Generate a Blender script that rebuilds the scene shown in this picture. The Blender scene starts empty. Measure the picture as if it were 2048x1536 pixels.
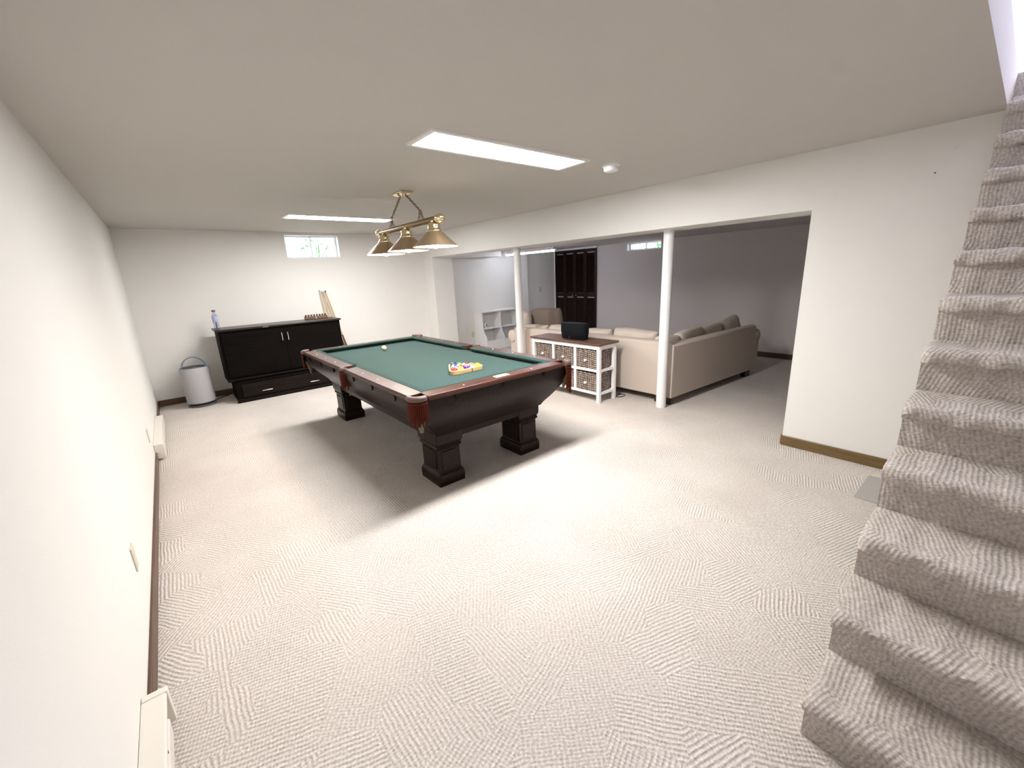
import bpy, bmesh, math, random
from mathutils import Vector, Matrix
random.seed(7)
PI = math.pi
S = bpy.context.scene
COL = S.collection

# ------------------------------------------------------------------ camera
H, D, W, W2, HB, YS, Y1, YP = 2.30, 7.262, 4.2165, 4.635, 1.892, 0.225, 1.112, 6.895
DX, HD = 7.87, 2.04           # den: far right wall, ceiling height
CAM = Vector((0.3393, 0.0, 1.5358))
yaw, pitch, roll = map(math.radians, (39.0254, -14.9303, -2.7429))
F = Vector((math.sin(yaw)*math.cos(pitch), math.cos(yaw)*math.cos(pitch), math.sin(pitch)))
R0 = Vector((math.cos(yaw), -math.sin(yaw), 0)); U0 = R0.cross(F)
R = R0*math.cos(roll)+U0*math.sin(roll); U = -R0*math.sin(roll)+U0*math.cos(roll)
cd = bpy.data.cameras.new('camera'); cam = bpy.data.objects.new('camera', cd); COL.objects.link(cam)
cd.sensor_width = 36; cd.lens = 826.05/2048*36; cd.clip_start = 0.02
cam.matrix_world = Matrix(((R.x, U.x, -F.x, CAM.x), (R.y, U.y, -F.y, CAM.y), (R.z, U.z, -F.z, CAM.z), (0, 0, 0, 1)))
S.camera = cam

# ------------------------------------------------------------------ world, exposure
world = bpy.data.worlds.new('world'); S.world = world; world.use_nodes = True
bg = world.node_tree.nodes['Background']; bg.inputs[0].default_value = (.86, .95, 1, 1); bg.inputs[1].default_value = 2.3
vs = S.view_settings; vs.view_transform = 'Standard'; vs.look = 'None'; vs.exposure = 1.22; vs.gamma = 1; vs.use_curve_mapping = False
L_TROFFER, L_BULB, L_STRIP, P_STAIR = 48.0, 112.0, 22.0, 60.0

def area(name, loc, direction, sx, sy, power, color):
    l = bpy.data.lights.new(name, 'AREA'); l.shape = 'RECTANGLE'; l.size = sx; l.size_y = sy; l.energy = power; l.color = color
    o = bpy.data.objects.new(name, l); COL.objects.link(o); o.location = loc
    o.rotation_euler = Vector(direction).to_track_quat('-Z', 'Y').to_euler(); return o
area('stairwell_daylight_fill', (5.98, -.28, 3.9), (-1, 0, -.15), .9, 1.3, P_STAIR, (.74, .74, 1))  # area light added for upstairs daylight, set in a made-up unseen window

# ------------------------------------------------------------------ materials
def mat(name, col, rough=.6, metal=0, noise=0, nscale=40, bump=0, bscale=200, spec=.5, emit=None, es=0, coat=0):
    m = bpy.data.materials.new(name); m.use_nodes = True; nt = m.node_tree; b = nt.nodes['Principled BSDF']
    b.inputs['Base Color'].default_value = (*col, 1); b.inputs['Roughness'].default_value = rough
    b.inputs['Metallic'].default_value = metal; b.inputs['Specular IOR Level'].default_value = spec
    if coat: b.inputs['Coat Weight'].default_value = coat; b.inputs['Coat Roughness'].default_value = .15
    if emit: b.inputs['Emission Color'].default_value = (*emit, 1); b.inputs['Emission Strength'].default_value = es
    if noise or bump:
        tc = nt.nodes.new('ShaderNodeTexCoord')
        if noise:
            n = nt.nodes.new('ShaderNodeTexNoise'); n.inputs['Scale'].default_value = nscale; n.inputs['Detail'].default_value = 5
            nt.links.new(tc.outputs['Object'], n.inputs['Vector'])
            mx = nt.nodes.new('ShaderNodeMixRGB')
            mx.inputs[1].default_value = (*[c*(1-noise) for c in col], 1); mx.inputs[2].default_value = (*[min(1, c*(1+noise)) for c in col], 1)
            nt.links.new(n.outputs['Fac'], mx.inputs[0]); nt.links.new(mx.outputs[0], b.inputs['Base Color'])
        if bump:
            n2 = nt.nodes.new('ShaderNodeTexNoise'); n2.inputs['Scale'].default_value = bscale; n2.inputs['Detail'].default_value = 3
            nt.links.new(tc.outputs['Object'], n2.inputs['Vector'])
            bp = nt.nodes.new('ShaderNodeBump'); bp.inputs['Strength'].default_value = bump; bp.inputs['Distance'].default_value = .004
            nt.links.new(n2.outputs['Fac'], bp.inputs['Height']); nt.links.new(bp.outputs[0], b.inputs['Normal'])
    return m

def wood(name, c1, c2, rough=.35, axis=0, scale=6, coat=0):
    m = mat(name, c1, rough, coat=coat); nt = m.node_tree; b = nt.nodes['Principled BSDF']
    tc = nt.nodes.new('ShaderNodeTexCoord'); mp = nt.nodes.new('ShaderNodeMapping')
    sc = [scale*6]*3; sc[axis] = scale*.4; mp.inputs['Scale'].default_value = sc
    n = nt.nodes.new('ShaderNodeTexNoise'); n.inputs['Scale'].default_value = 1.6; n.inputs['Detail'].default_value = 6; n.inputs['Distortion'].default_value = .6
    cr = nt.nodes.new('ShaderNodeValToRGB'); cr.color_ramp.elements[0].position = .32; cr.color_ramp.elements[1].position = .7
    cr.color_ramp.elements[0].color = (*c1, 1); cr.color_ramp.elements[1].color = (*c2, 1)
    nt.links.new(tc.outputs['Object'], mp.inputs[0]); nt.links.new(mp.outputs[0], n.inputs['Vector'])
    nt.links.new(n.outputs['Fac'], cr.inputs[0]); nt.links.new(cr.outputs[0], b.inputs['Base Color'])
    return m

def carpet_mat(stairs=False):
    """looped pile: ribs in short rows that turn direction from patch to patch; works on treads and risers alike"""
    m = mat('stair_carpet' if stairs else 'carpet', (.66, .59, .52), .95, spec=.1); nt = m.node_tree; N = nt.nodes.new; L = nt.links.new; b = nt.nodes['Principled BSDF']
    g = N('ShaderNodeNewGeometry'); sx = N('ShaderNodeSeparateXYZ'); L(g.outputs['Position'], sx.inputs[0])
    def mth(op, a, bb=None):
        k = N('ShaderNodeMath'); k.operation = op
        for i, v in enumerate((a, bb)):
            if v is None: continue
            if isinstance(v, (int, float)): k.inputs[i].default_value = v
            else: L(v, k.inputs[i])
        return k.outputs[0]
    s = mth('ADD', sx.outputs[0], sx.outputs[2]); y = sx.outputs[1]
    cb = N('ShaderNodeCombineXYZ'); L(s, cb.inputs[0]); L(y, cb.inputs[1])
    # wobble
    wn = N('ShaderNodeTexNoise'); wn.inputs['Scale'].default_value = 7; wn.inputs['Detail'].default_value = 2; L(cb.outputs[0], wn.inputs['Vector'])
    wv = N('ShaderNodeVectorMath'); wv.operation = 'SCALE'; L(wn.outputs['Color'], wv.inputs[0]); wv.inputs['Scale'].default_value = .022
    ad = N('ShaderNodeVectorMath'); L(cb.outputs[0], ad.inputs[0]); L(wv.outputs[0], ad.inputs[1])
    vo = N('ShaderNodeTexVoronoi'); vo.voronoi_dimensions = '2D'; vo.distance = 'MANHATTAN'; vo.inputs['Scale'].default_value = 4.6; L(ad.outputs[0], vo.inputs['Vector'])
    sc = N('ShaderNodeSeparateColor'); L(vo.outputs['Color'], sc.inputs[0])
    an = mth('MULTIPLY', mth('FLOOR', mth('MULTIPLY', sc.outputs[0], 4.99)), PI/5)
    if stairs: an = mth('ADD', mth('MULTIPLY', mth('SUBTRACT', mth('FLOOR', mth('MULTIPLY', sc.outputs[0], 2.99)), 1.0), .30), PI/2)
    s2 = N('ShaderNodeSeparateXYZ'); L(ad.outputs[0], s2.inputs[0])
    u = mth('ADD', mth('MULTIPLY', s2.outputs[0], mth('COSINE', an)), mth('MULTIPLY', s2.outputs[1], mth('SINE', an)))
    v = mth('SUBTRACT', mth('MULTIPLY', s2.outputs[1], mth('COSINE', an)), mth('MULTIPLY', s2.outputs[0], mth('SINE', an)))
    rib = mth('SINE', mth('MULTIPLY', u, 2*PI/(.0145 if stairs else .017))); loop = mth('SINE', mth('MULTIPLY', v, 2*PI/.012))
    nz = N('ShaderNodeTexNoise'); nz.inputs['Scale'].default_value = 95; nz.inputs['Detail'].default_value = 4; L(g.outputs['Position'], nz.inputs['Vector'])
    h = mth('ADD', mth('ADD', rib, mth('MULTIPLY', loop, .35)), mth('MULTIPLY', nz.outputs['Fac'], 3.2))
    bp = N('ShaderNodeBump'); bp.inputs['Strength'].default_value = .55; bp.inputs['Distance'].default_value = .0026; L(h, bp.inputs['Height']); L(bp.outputs[0], b.inputs['Normal'])
    if stairs: bp.inputs['Strength'].default_value = .32
    f = mth('ADD', mth('MULTIPLY', rib, .05 if stairs else .07), mth('MULTIPLY', nz.outputs['Fac'], .9))
    # broad wear
    bn = N('ShaderNodeTexNoise'); bn.inputs['Scale'].default_value = 1.3; bn.inputs['Detail'].default_value = 4; L(cb.outputs[0], bn.inputs['Vector'])
    f2 = mth('ADD', f, mth('MULTIPLY', mth('SUBTRACT', bn.outputs['Fac'], .5), .35))
    cr = N('ShaderNodeValToRGB'); e = cr.color_ramp.elements
    e[0].position = .12; e[1].position = .85; e[0].color = (.40, .352, .315, 1); e[1].color = (.84, .785, .735, 1)
    if stairs: e[0].color = (.30, .262, .236, 1); e[1].color = (.80, .735, .68, 1)  # darker than the floor pile: dimmer light on the stairs put into the colour
    L(f2, cr.inputs[0]); L(cr.outputs[0], b.inputs['Base Color'])
    return m

def wicker_mat():
    m = mat('wicker', (.3, .24, .2), .7); nt = m.node_tree; N = nt.nodes.new; L = nt.links.new; b = nt.nodes['Principled BSDF']
    tc = N('ShaderNodeTexCoord'); sx = N('ShaderNodeSeparateXYZ'); L(tc.outputs['Object'], sx.inputs[0])
    def mth(op, a, bb=None):
        k = N('ShaderNodeMath'); k.operation = op
        for i, v in enumerate((a, bb)):
            if v is None: continue
            if isinstance(v, (int, float)): k.inputs[i].default_value = v
            else: L(v, k.inputs[i])
        return k.outputs[0]
    nz = N('ShaderNodeTexNoise'); nz.inputs['Scale'].default_value = 35; L(tc.outputs['Object'], nz.inputs['Vector'])
    u = mth('MULTIPLY', mth('ADD', sx.outputs[0], sx.outputs[1]), 1/.034)
    ph = mth('MULTIPLY', mth('FLOOR', u), PI)
    zz = mth('ADD', mth('MULTIPLY', sx.outputs[2], 2*PI/.023), mth('MULTIPLY', nz.outputs['Fac'], 2.0))
    w = mth('SINE', mth('ADD', zz, ph)); w2 = mth('SINE', mth('MULTIPLY', u, 2*PI))
    h = mth('ADD', mth('MULTIPLY', w, .5), mth('MULTIPLY', w2, .25))
    bp = N('ShaderNodeBump'); bp.inputs['Strength'].default_value = 1; bp.inputs['Distance'].default_value = .01; L(h, bp.inputs['Height']); L(bp.outputs[0], b.inputs['Normal'])
    cr = N('ShaderNodeValToRGB'); e = cr.color_ramp.elements; e[0].position = .25; e[1].position = .9
    e[0].color = (.05, .035, .028, 1); e[1].color = (.55, .43, .36, 1)
    L(mth('ADD', mth('MULTIPLY', h, .6), nz.outputs['Fac']), cr.inputs[0]); L(cr.outputs[0], b.inputs['Base Color'])
    return m

M = dict(
    denwall=mat('den_wall_dimmed', (.60, .565, .565), .75, noise=.015, nscale=3, bump=.12, bscale=160, spec=.25),  # greyer than the pool room walls: the den's dimness put into the colour
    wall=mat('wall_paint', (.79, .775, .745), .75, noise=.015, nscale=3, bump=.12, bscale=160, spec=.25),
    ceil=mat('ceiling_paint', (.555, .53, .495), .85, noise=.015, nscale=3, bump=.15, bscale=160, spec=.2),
    white=mat('white_paint', (.85, .84, .83), .45), gloss=mat('white_gloss', (.86, .85, .86), .28),
    carpet=carpet_mat(), staircarpet=carpet_mat(True), wicker=wicker_mat(),
    base=wood('dark_base_trim', (.07, .032, .018), (.12, .06, .03), .4, 1),
    base2=wood('olive_base_trim', (.12, .075, .025), (.19, .12, .045), .4, 1),
    table=wood('dark_mahogany', (.008, .0042, .003), (.021, .010, .0065), .36, 1, 5, coat=.04),
    tablex=wood('dark_mahogany_end', (.008, .0042, .003), (.021, .010, .0065), .36, 0, 5, coat=.04),
    rail=wood('red_brown_rail', (.036, .012, .008), (.078, .027, .017), .30, 1, 5, coat=.07),
    railx=wood('red_brown_rail_end', (.036, .012, .008), (.078, .027, .017), .30, 0, 5, coat=.07),
    felt=mat('green_baize', (.027, .057, .055), .95, noise=.10, nscale=260, bump=.2, bscale=500, spec=.1),
    feltd=mat('green_cushion_baize', (.014, .040, .035), .95, noise=.1, nscale=260, spec=.1),
    leather=mat('worn_leather', (.10, .068, .058), .45, noise=.2, nscale=30), fringe=mat('red_leather_fringe', (.075, .013, .006), .6, noise=.3, nscale=60),
    net=mat('tan_net', (.20, .15, .09), .6), pearl=mat('pearl', (.85, .83, .8), .2),
    espresso=wood('espresso_wood', (.004, .003, .0028), (.007, .0055, .005), .6, 0, 4), espressotop=wood('espresso_top_wood', (.010, .006, .005), (.022, .014, .011), .32, 0, 4), espresso2=wood('espresso_drawer_wood', (.010, .0075, .0065), (.016, .012, .010), .55, 0, 4),
    nickel=mat('brushed_nickel', (.75, .73, .70), .25, 1), steel=mat('dull_steel', (.45, .45, .45), .35, 1),
    brass=mat('antique_brass', (.55, .43, .29), .38, 1), brassbar=mat('dark_brass', (.34, .25, .14), .25, 1), brass2=mat('polished_brass', (.86, .74, .48), .10, 1),
    shadein=mat('shade_white_inside', (.88, .84, .78), .4),
    bulb=mat('bulb_lit', (1, .9, .8), .5, emit=(1, .83, .68), es=L_BULB), diffuser=mat('diffuser_lit', (.9, .9, .9), .5, emit=(1, .99, .98), es=L_TROFFER),
    strip=mat('strip_lit', (.9, .9, .9), .5, emit=(.84, .88, 1), es=L_STRIP),
    greyplastic=mat('grey_plastic', (.39, .385, .40), .5), darkplastic=mat('dark_grey_plastic', (.10, .10, .11), .5), blueplastic=mat('slate_blue_plastic', (.16, .23, .32), .5),
    black=mat('black_fabric', (.006, .007, .010), .7, bump=.3, bscale=900), blackp=mat('black_plastic', (.02, .02, .022), .4),
    sofa=mat('beige_linen', (.56, .485, .425), .9, noise=.10, nscale=220, bump=.3, bscale=600, spec=.15), cushion=mat('cream_cushion_linen', (.57, .505, .445), .9, noise=.08, nscale=150, bump=.3, bscale=500, spec=.15),
    taupe=mat('taupe_fabric', (.20, .16, .135), .9, noise=.08, nscale=100, spec=.15), darkleg=mat('dark_stained_leg', (.02, .013, .010), .4),
    walnut=wood('walnut_top', (.085, .042, .028), (.17, .09, .06), .35, 1, 5),
    louver=wood('louver_dark_wood', (.010, .004, .003), (.022, .008, .006), .28, 2, 5),
    almond=mat('almond_plastic', (.63, .585, .48), .4), ivory=mat('ivory_metal', (.74, .70, .64), .4),
    glass=None, maple=wood('light_maple', (.52, .33, .13), (.66, .46, .22), .35, 0, 6), cuewood=wood('pale_cue_wood', (.55, .40, .24), (.72, .56, .38), .3, 2, 6),
    cuebutt=wood('brown_cue_butt', (.09, .035, .018), (.17, .07, .035), .3, 2, 6), brownwood=wood('brown_rack_wood', (.10, .05, .028), (.19, .10, .055), .4, 0, 5),
    bluetip=mat('blue_tip', (.25, .35, .42), .7), redcap=mat('dull_red_cap', (.20, .06, .07), .4), paper=mat('pale_label', (.42, .45, .62), .6),
    ventgrey=mat('grey_vent_metal', (.40, .385, .355), .5), leaf=mat('leaf_green', (.07, .27, .07), .6, noise=.3, nscale=5), rubber=mat('black_rubber', (.015, .015, .015), .6),
    redchalk=mat('red_chalk', (.40, .06, .07), .8),
    frost=mat('white_sash', (.85, .9, .92), .4),
)
def glass_mat(name, rough=0.0, tint=(.95, .98, .98)):
    m = bpy.data.materials.new(name); m.use_nodes = True; b = m.node_tree.nodes['Principled BSDF']
    b.inputs['Base Color'].default_value = (*tint, 1); b.inputs['Roughness'].default_value = rough; b.inputs['Transmission Weight'].default_value = 1; b.inputs['IOR'].default_value = 1.1
    return m
for k_, v_ in (('table', .14), ('tablex', .14), ('fringe', .12), ('rail', .3), ('railx', .3), ('espresso', .03), ('espresso2', .06), ('black', .1), ('blackp', .2), ('louver', .3)): M[k_].node_tree.nodes['Principled BSDF'].inputs['Specular IOR Level'].default_value = v_
for k_ in ('felt', 'feltd'):
    b_ = M[k_].node_tree.nodes['Principled BSDF']; b_.inputs['Sheen Weight'].default_value = .18; b_.inputs['Sheen Roughness'].default_value = .4; b_.inputs['Sheen Tint'].default_value = (.75, .9, .85, 1)
M['glass'] = glass_mat('window_glass'); M['water'] = glass_mat('clear_plastic', .08, (.58, .64, .82))

# ------------------------------------------------------------------ mesh builder
class MB:
    def __init__(s): s.bm = bmesh.new()
    def box(s, c, d, rz=0, taper=1.0, ry=0, rx=0):
        x, y, z = [k/2 for k in d]; mt = Matrix.Translation(c) @ Matrix.Rotation(rz, 4, 'Z') @ Matrix.Rotation(ry, 4, 'Y') @ Matrix.Rotation(rx, 4, 'X')
        v = [s.bm.verts.new(mt @ Vector((sx*x*(taper if sz > 0 else 1), sy*y*(taper if sz > 0 else 1), sz*z))) for sz in (-1, 1) for sy in (-1, 1) for sx in (-1, 1)]
        for f in ((0, 2, 3, 1), (4, 5, 7, 6), (0, 1, 5, 4), (2, 6, 7, 3), (0, 4, 6, 2), (1, 3, 7, 5)): s.bm.faces.new([v[i] for i in f])
        return s
    def b2(s, x0, x1, y0, y1, z0, z1): return s.box(((x0+x1)/2, (y0+y1)/2, (z0+z1)/2), (abs(x1-x0), abs(y1-y0), abs(z1-z0)))
    def loft(s, rings, cap=True, closed=True):
        vs_ = [[s.bm.verts.new(p) for p in r] for r in rings]; n = len(rings[0])
        for a, b in zip(vs_, vs_[1:]):
            for i in range(n if closed else n-1):
                j = (i+1) % n; s.bm.faces.new((a[i], a[j], b[j], b[i]))
        if cap: s.bm.faces.new(vs_[0][::-1]); s.bm.faces.new(vs_[-1])
        return s
    def prism(s, poly, axis, a, b):
        def P(p, t): return {'x': (t, p[0], p[1]), 'y': (p[0], t, p[1]), 'z': (p[0], p[1], t)}[axis]
        return s.loft([[P(p, a) for p in poly], [P(p, b) for p in poly]])
    def lathe(s, prof, c=(0, 0, 0), n=24, axis='z', cap=True, mt=None):
        rings = []
        for r, z in prof:
            ring = []
            for i in range(n):
                a = 2*PI*i/n; p = Vector((r*math.cos(a), r*math.sin(a), z))
                if axis == 'x': p = Vector((p.z, p.x, p.y))
                if axis == 'y': p = Vector((p.x, p.z, p.y))
                if mt: p = mt @ p
                ring.append(p+Vector(c))
            rings.append(ring)
        return s.loft(rings, cap)
    def tube(s, pts, r, n=8, closed=False, cap=True):
        pts = [Vector(p) for p in pts]; rings = []; k = len(pts)
        up = None
        for i, p in enumerate(pts):
            if closed: t = pts[(i+1) % k]-pts[i-1]
            else: t = pts[min(i+1, k-1)]-pts[max(i-1, 0)]
            t.normalize()
            if up is None: up = Vector((0, 0, 1)) if abs(t.z) < .9 else Vector((1, 0, 0))
            a = t.cross(up); a.normalize(); b = a.cross(t); up = b
            rr = r[i] if isinstance(r, (list, tuple)) else r
            rings.append([p+a*rr*math.cos(2*PI*j/n)+b*rr*math.sin(2*PI*j/n) for j in range(n)])
        if closed: rings.append(rings[0]); cap = False
        return s.loft(rings, cap)
    def ball(s, c, r, n=20):
        bmesh.ops.create_uvsphere(s.bm, u_segments=n, v_segments=n//2+2, radius=r, matrix=Matrix.Translation(c)); return s
    def pillow(s, c, d, e=.35, rot=None, nx=18, ny=18, puff=1.0):
        """soft cushion: d = (width, height, thickness); thickness along local y"""
        w, h, t = d; rot = rot or Matrix.Identity(4); g = {}
        for side in (-1, 1):
            for i in range(nx+1):
                for j in range(ny+1):
                    u, v = 2*i/nx-1, 2*j/ny-1
                    edge = i in (0, nx) or j in (0, ny)
                    if edge and side == 1: continue
                    k = ((1-abs(u)**3)*(1-abs(v)**3))**e
                    pin = 1-.05*(abs(u*v))**2+.02*math.sin(5*u+3*v)
                    p = Vector((u*w/2*pin, 0 if edge else side*t/2*k*puff*(1+.05*math.sin(7*u)*math.sin(6*v+side)), v*h/2*pin))
                    g[(side, i, j)] = s.bm.verts.new(Vector(c)+(rot @ p))
        gv = lambda sd, i, j: g.get((sd, i, j)) or g[(-1, i, j)]
        for sd in (-1, 1):
            for i in range(nx):
                for j in range(ny):
                    q = [gv(sd, i, j), gv(sd, i+1, j), gv(sd, i+1, j+1), gv(sd, i, j+1)]
                    s.bm.faces.new(q if sd < 0 else q[::-1])
        return s
    def build(s, name, m, parent=None, smooth=True, bevel=0, seg=2, loc=None, angle=38, subsurf=0):
        bmesh.ops.recalc_face_normals(s.bm, faces=s.bm.faces[:])
        me = bpy.data.meshes.new(name); s.bm.to_mesh(me); s.bm.free(); me.materials.append(M[m] if isinstance(m, str) else m)
        if smooth:
            for p in me.polygons: p.use_smooth = True
            me.set_sharp_from_angle(angle=math.radians(angle))
        o = bpy.data.objects.new(name, me); COL.objects.link(o)
        if parent: o.parent = parent
        if loc: o.location = loc
        if bevel:
            b = o.modifiers.new('bevel', 'BEVEL'); b.width = bevel; b.segments = seg; b.limit_method = 'ANGLE'; b.angle_limit = math.radians(40); b.harden_normals = False
        if subsurf:
            k = o.modifiers.new('subsurf', 'SUBSURF'); k.levels = k.render_levels = subsurf
        return o

def tag(o, label, cat, group=None, kind=None):
    o['label'] = label; o['category'] = cat
    if group: o['group'] = group
    if kind: o['kind'] = kind
    return o
def thing(name, label, cat, loc=(0, 0, 0), rz=0, group=None):
    o = bpy.data.objects.new(name, None); COL.objects.link(o); o.location = loc; o.rotation_euler = (0, 0, rz); o.empty_display_size = .1
    return tag(o, label, cat, group)
def struct(o, label=None, cat=None):
    o['kind'] = 'structure'
    if label: o['label'] = label
    if cat: o['category'] = cat
    return o
def dup(root, loc=None, label=None, rz=None):
    def cp(o, par):
        c = o.copy(); COL.objects.link(c)
        if par: c.parent = par
        for ch in o.children: cp(ch, c)
        return c
    r = cp(root, None)
    if loc is not None: r.location = loc
    if rz is not None: r.rotation_euler = (0, 0, rz)
    if label: r['label'] = label
    return r

# ================================================================== THE SETTING
T = .15
o = MB().b2(-T, 8.2, -1.8, 9.0, -.12, 0).build('floor', 'carpet', smooth=False); struct(o, 'light beige looped carpet over the whole basement floor', 'floor')
struct(MB().b2(-T, 0, -1.8, D+.25, 0, H).build('wall_left', 'wall', smooth=False), 'long white wall on the left side of the pool room', 'wall')
# far wall with a window hole
WX0, WX1, WZ0, WZ1 = 1.925, 2.732, 1.918, 2.270
m = MB(); FT = .25
m.b2(0, WX0, D, D+FT, 0, H); m.b2(WX1, W2, D, D+FT, 0, H); m.b2(WX0, WX1, D, D+FT, 0, WZ0); m.b2(WX0, WX1, D, D+FT, WZ1, H)
struct(m.build('wall_far', 'wall', smooth=False), 'white end wall behind the dark cabinet', 'wall')
# right wall with the wide opening: one solid
m = MB()
m.prism([(YS, 0), (Y1, 0), (Y1, HB), (YP, HB), (YP, 0), (D, 0), (D, H+.2), (YS, H+.2)], 'x', W, W2)
struct(m.build('wall_right', 'wall', smooth=False), 'white right wall with the wide opening and beam to the den', 'wall')
struct(MB().b2(-T, 5, -1.95, -1.8, 0, H).build('wall_back', 'wall', smooth=False), 'wall behind the viewer', 'wall')
# ceiling with stairwell hole x 1.75..W, y -.75..YS
HX0 = 1.75
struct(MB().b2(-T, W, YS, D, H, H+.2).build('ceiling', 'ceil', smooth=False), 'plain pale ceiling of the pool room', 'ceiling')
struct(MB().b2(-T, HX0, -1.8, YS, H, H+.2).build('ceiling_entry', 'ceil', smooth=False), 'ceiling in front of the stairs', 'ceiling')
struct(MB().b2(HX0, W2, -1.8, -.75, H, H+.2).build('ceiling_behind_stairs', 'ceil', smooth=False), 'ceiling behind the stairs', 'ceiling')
# stairwell walls above and beside the stairs
m = MB(); m.b2(1.66, 6.1, -.87, -.75, 0, 4.9)
struct(m.build('wall_stair_side', 'wall', smooth=False), 'wall on the right of the carpeted stairs', 'wall')
m = MB(); m.b2(HX0-.12, 6.1, YS, YS+.12, H+.2, 4.9)
struct(m.build('wall_stair_upper', 'wall', smooth=False), 'upper stairwell wall seen through the ceiling opening', 'wall')
m = MB(); m.b2(HX0-.12, HX0, -.75, YS, H+.2, 4.9)
struct(m.build('wall_stair_header', 'wall', smooth=False), 'upper stairwell end wall', 'wall')
m = MB(); m.b2(5.9, 6.02, -.75, YS, 2.5, 3.2); m.b2(5.9, 6.02, -.75, YS, 4.6, 4.9); m.b2(5.9, 6.02, -.75, -.70, 3.2, 4.6); m.b2(5.9, 6.02, YS-.05, YS, 3.2, 4.6)
struct(m.build('wall_stair_top', 'wall', smooth=False), 'upper hall wall with an added opening for the stairwell light', 'wall')
struct(MB().b2(HX0-.12, 6.1, -.87, YS+.12, 4.9, 5.0).build('ceiling_stairwell', 'ceil', smooth=False), 'ceiling above the stairwell', 'ceiling')
struct(MB().b2(W+.1, W2, -.75, YS-.002, 0, 2.38).build('wall_stair_end', 'wall', smooth=False), 'wall under the upper landing', 'wall')
struct(MB().b2(W+.1, 6.1, -.75, YS, 2.38, 2.5).build('floor_upper_landing', 'carpet', smooth=False), 'upper landing floor', 'floor')
# den
m = MB()
AX = 6.84
m.b2(W2, AX, D, D+FT, 0, HD+.1); m.b2(AX, DX+.3, D+.12, D+FT+.12, 0, HD+.1)
struct(m.build('wall_den_far', 'wall', smooth=False), 'far wall of the den behind the toy shelf', 'wall')
struct(MB().b2(W2, 5.80, YP, D, 1.885, HD).build('trim_den_bulkhead', 'wall', smooth=False), 'boxed bulkhead along the den far wall', 'bulkhead')
V0, V1, VZ0, VZ1 = 4.555, 5.335, 1.872, 2.032
m = MB(); m.b2(DX, DX+.22, -1.8, V0, 0, HD); m.b2(DX, DX+.22, V1, D+.3, 0, HD); m.b2(DX, DX+.22, V0, V1, 0, VZ0); m.b2(DX, DX+.22, V0, V1, VZ1, HD)
struct(m.build('wall_den_right', 'denwall', smooth=False), 'long dim-painted den wall behind the sofa', 'wall')
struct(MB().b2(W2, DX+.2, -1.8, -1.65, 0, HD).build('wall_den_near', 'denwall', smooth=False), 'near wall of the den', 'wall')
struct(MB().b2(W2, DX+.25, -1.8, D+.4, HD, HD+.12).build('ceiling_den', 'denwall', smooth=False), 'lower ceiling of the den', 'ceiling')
# baseboards
def baseb(name, x0, x1, y0, y1, mt, h=.085, lab=''):
    struct(MB().b2(x0, x1, y0, y1, 0, h).build(name, mt, bevel=.004), lab, 'baseboard')
baseb('baseboard_left', 0, .014, 1.74, 4.88, 'base', .085, 'dark wood baseboard along the left wall')
baseb('baseboard_left_corner', 0, .014, 6.06, D, 'base', .085, 'short dark baseboard in the left far corner')
baseb('baseboard_far', .014, W, D-.014, D, 'base', .085, 'dark wood baseboard under the end wall')
baseb('baseboard_right', W-.016, W, YS, Y1+.004, 'base2', .085, 'olive brown baseboard on the right wall stub')
baseb('baseboard_right_jamb', W, W2, Y1, Y1+.014, 'base2', .085, 'baseboard around the opening jamb')
baseb('baseboard_den_right', DX-.016, DX, -1.6, 6.0, 'base', .085, 'dark baseboard under the den wall')
baseb('baseboard_den_far', W2, AX, D-.014, D, 'base', .085, 'dark baseboard under the den far wall')

# windows
def window(name, lab, ax, a0, a1, z0, z1, depth, y, sign_pane):
    root = bpy.data.objects.new(name, None); COL.objects.link(root); struct(root, lab, 'window')
    def bb(mb, p0, p1, q0, q1, r0, r1):   # p along wall, q depth, r height
        if ax == 'x': mb.b2(p0, p1, y+q0, y+q1, r0, r1)
        else: mb.b2(y+q0, y+q1, p0, p1, r0, r1)
    m = MB(); t = .012
    bb(m, a0, a0+t, 0, depth, z0, z1); bb(m, a1-t, a1, 0, depth, z0, z1); bb(m, a0, a1, 0, depth, z0, z0+t); bb(m, a0, a1, 0, depth, z1-t, z1)
    m.build('frame', 'gloss', root, smooth=False)
    b0, b1, c0, c1 = a0+t, a1-t, z0+t, z1-t; mid = (b0+b1)/2; f = .018
    m = MB()
    for p0, p1, q in ((b0, mid+.01, depth-.03), (mid-.01, b1, depth-.055)):
        bb(m, p0, p0+f, q, q+.02, c0, c1); bb(m, p1-f, p1, q, q+.02, c0, c1); bb(m, p0+f, p1-f, q, q+.02, c0, c0+f); bb(m, p0+f, p1-f, q, q+.02, c1-f, c1)
    m.build('sash', 'frost', root, smooth=False)
    for p0, p1, q in ((b0+f, mid+.01-f, depth-.022), (mid-.01+f, b1-f, depth-.047)):
        m = MB(); bb(m, p0, p1, q, q+.004, c0+f, c1-f); m.build('pane', 'glass', root, smooth=False)
    return root
window('window_1', 'small bright basement window high on the end wall', 'x', WX0, WX1, WZ0, WZ1, .17, D, 1)
window('window_2', 'small sliding window high on the den wall', 'y', V0, V1, VZ0, VZ1, .14, DX, 1)
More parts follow.
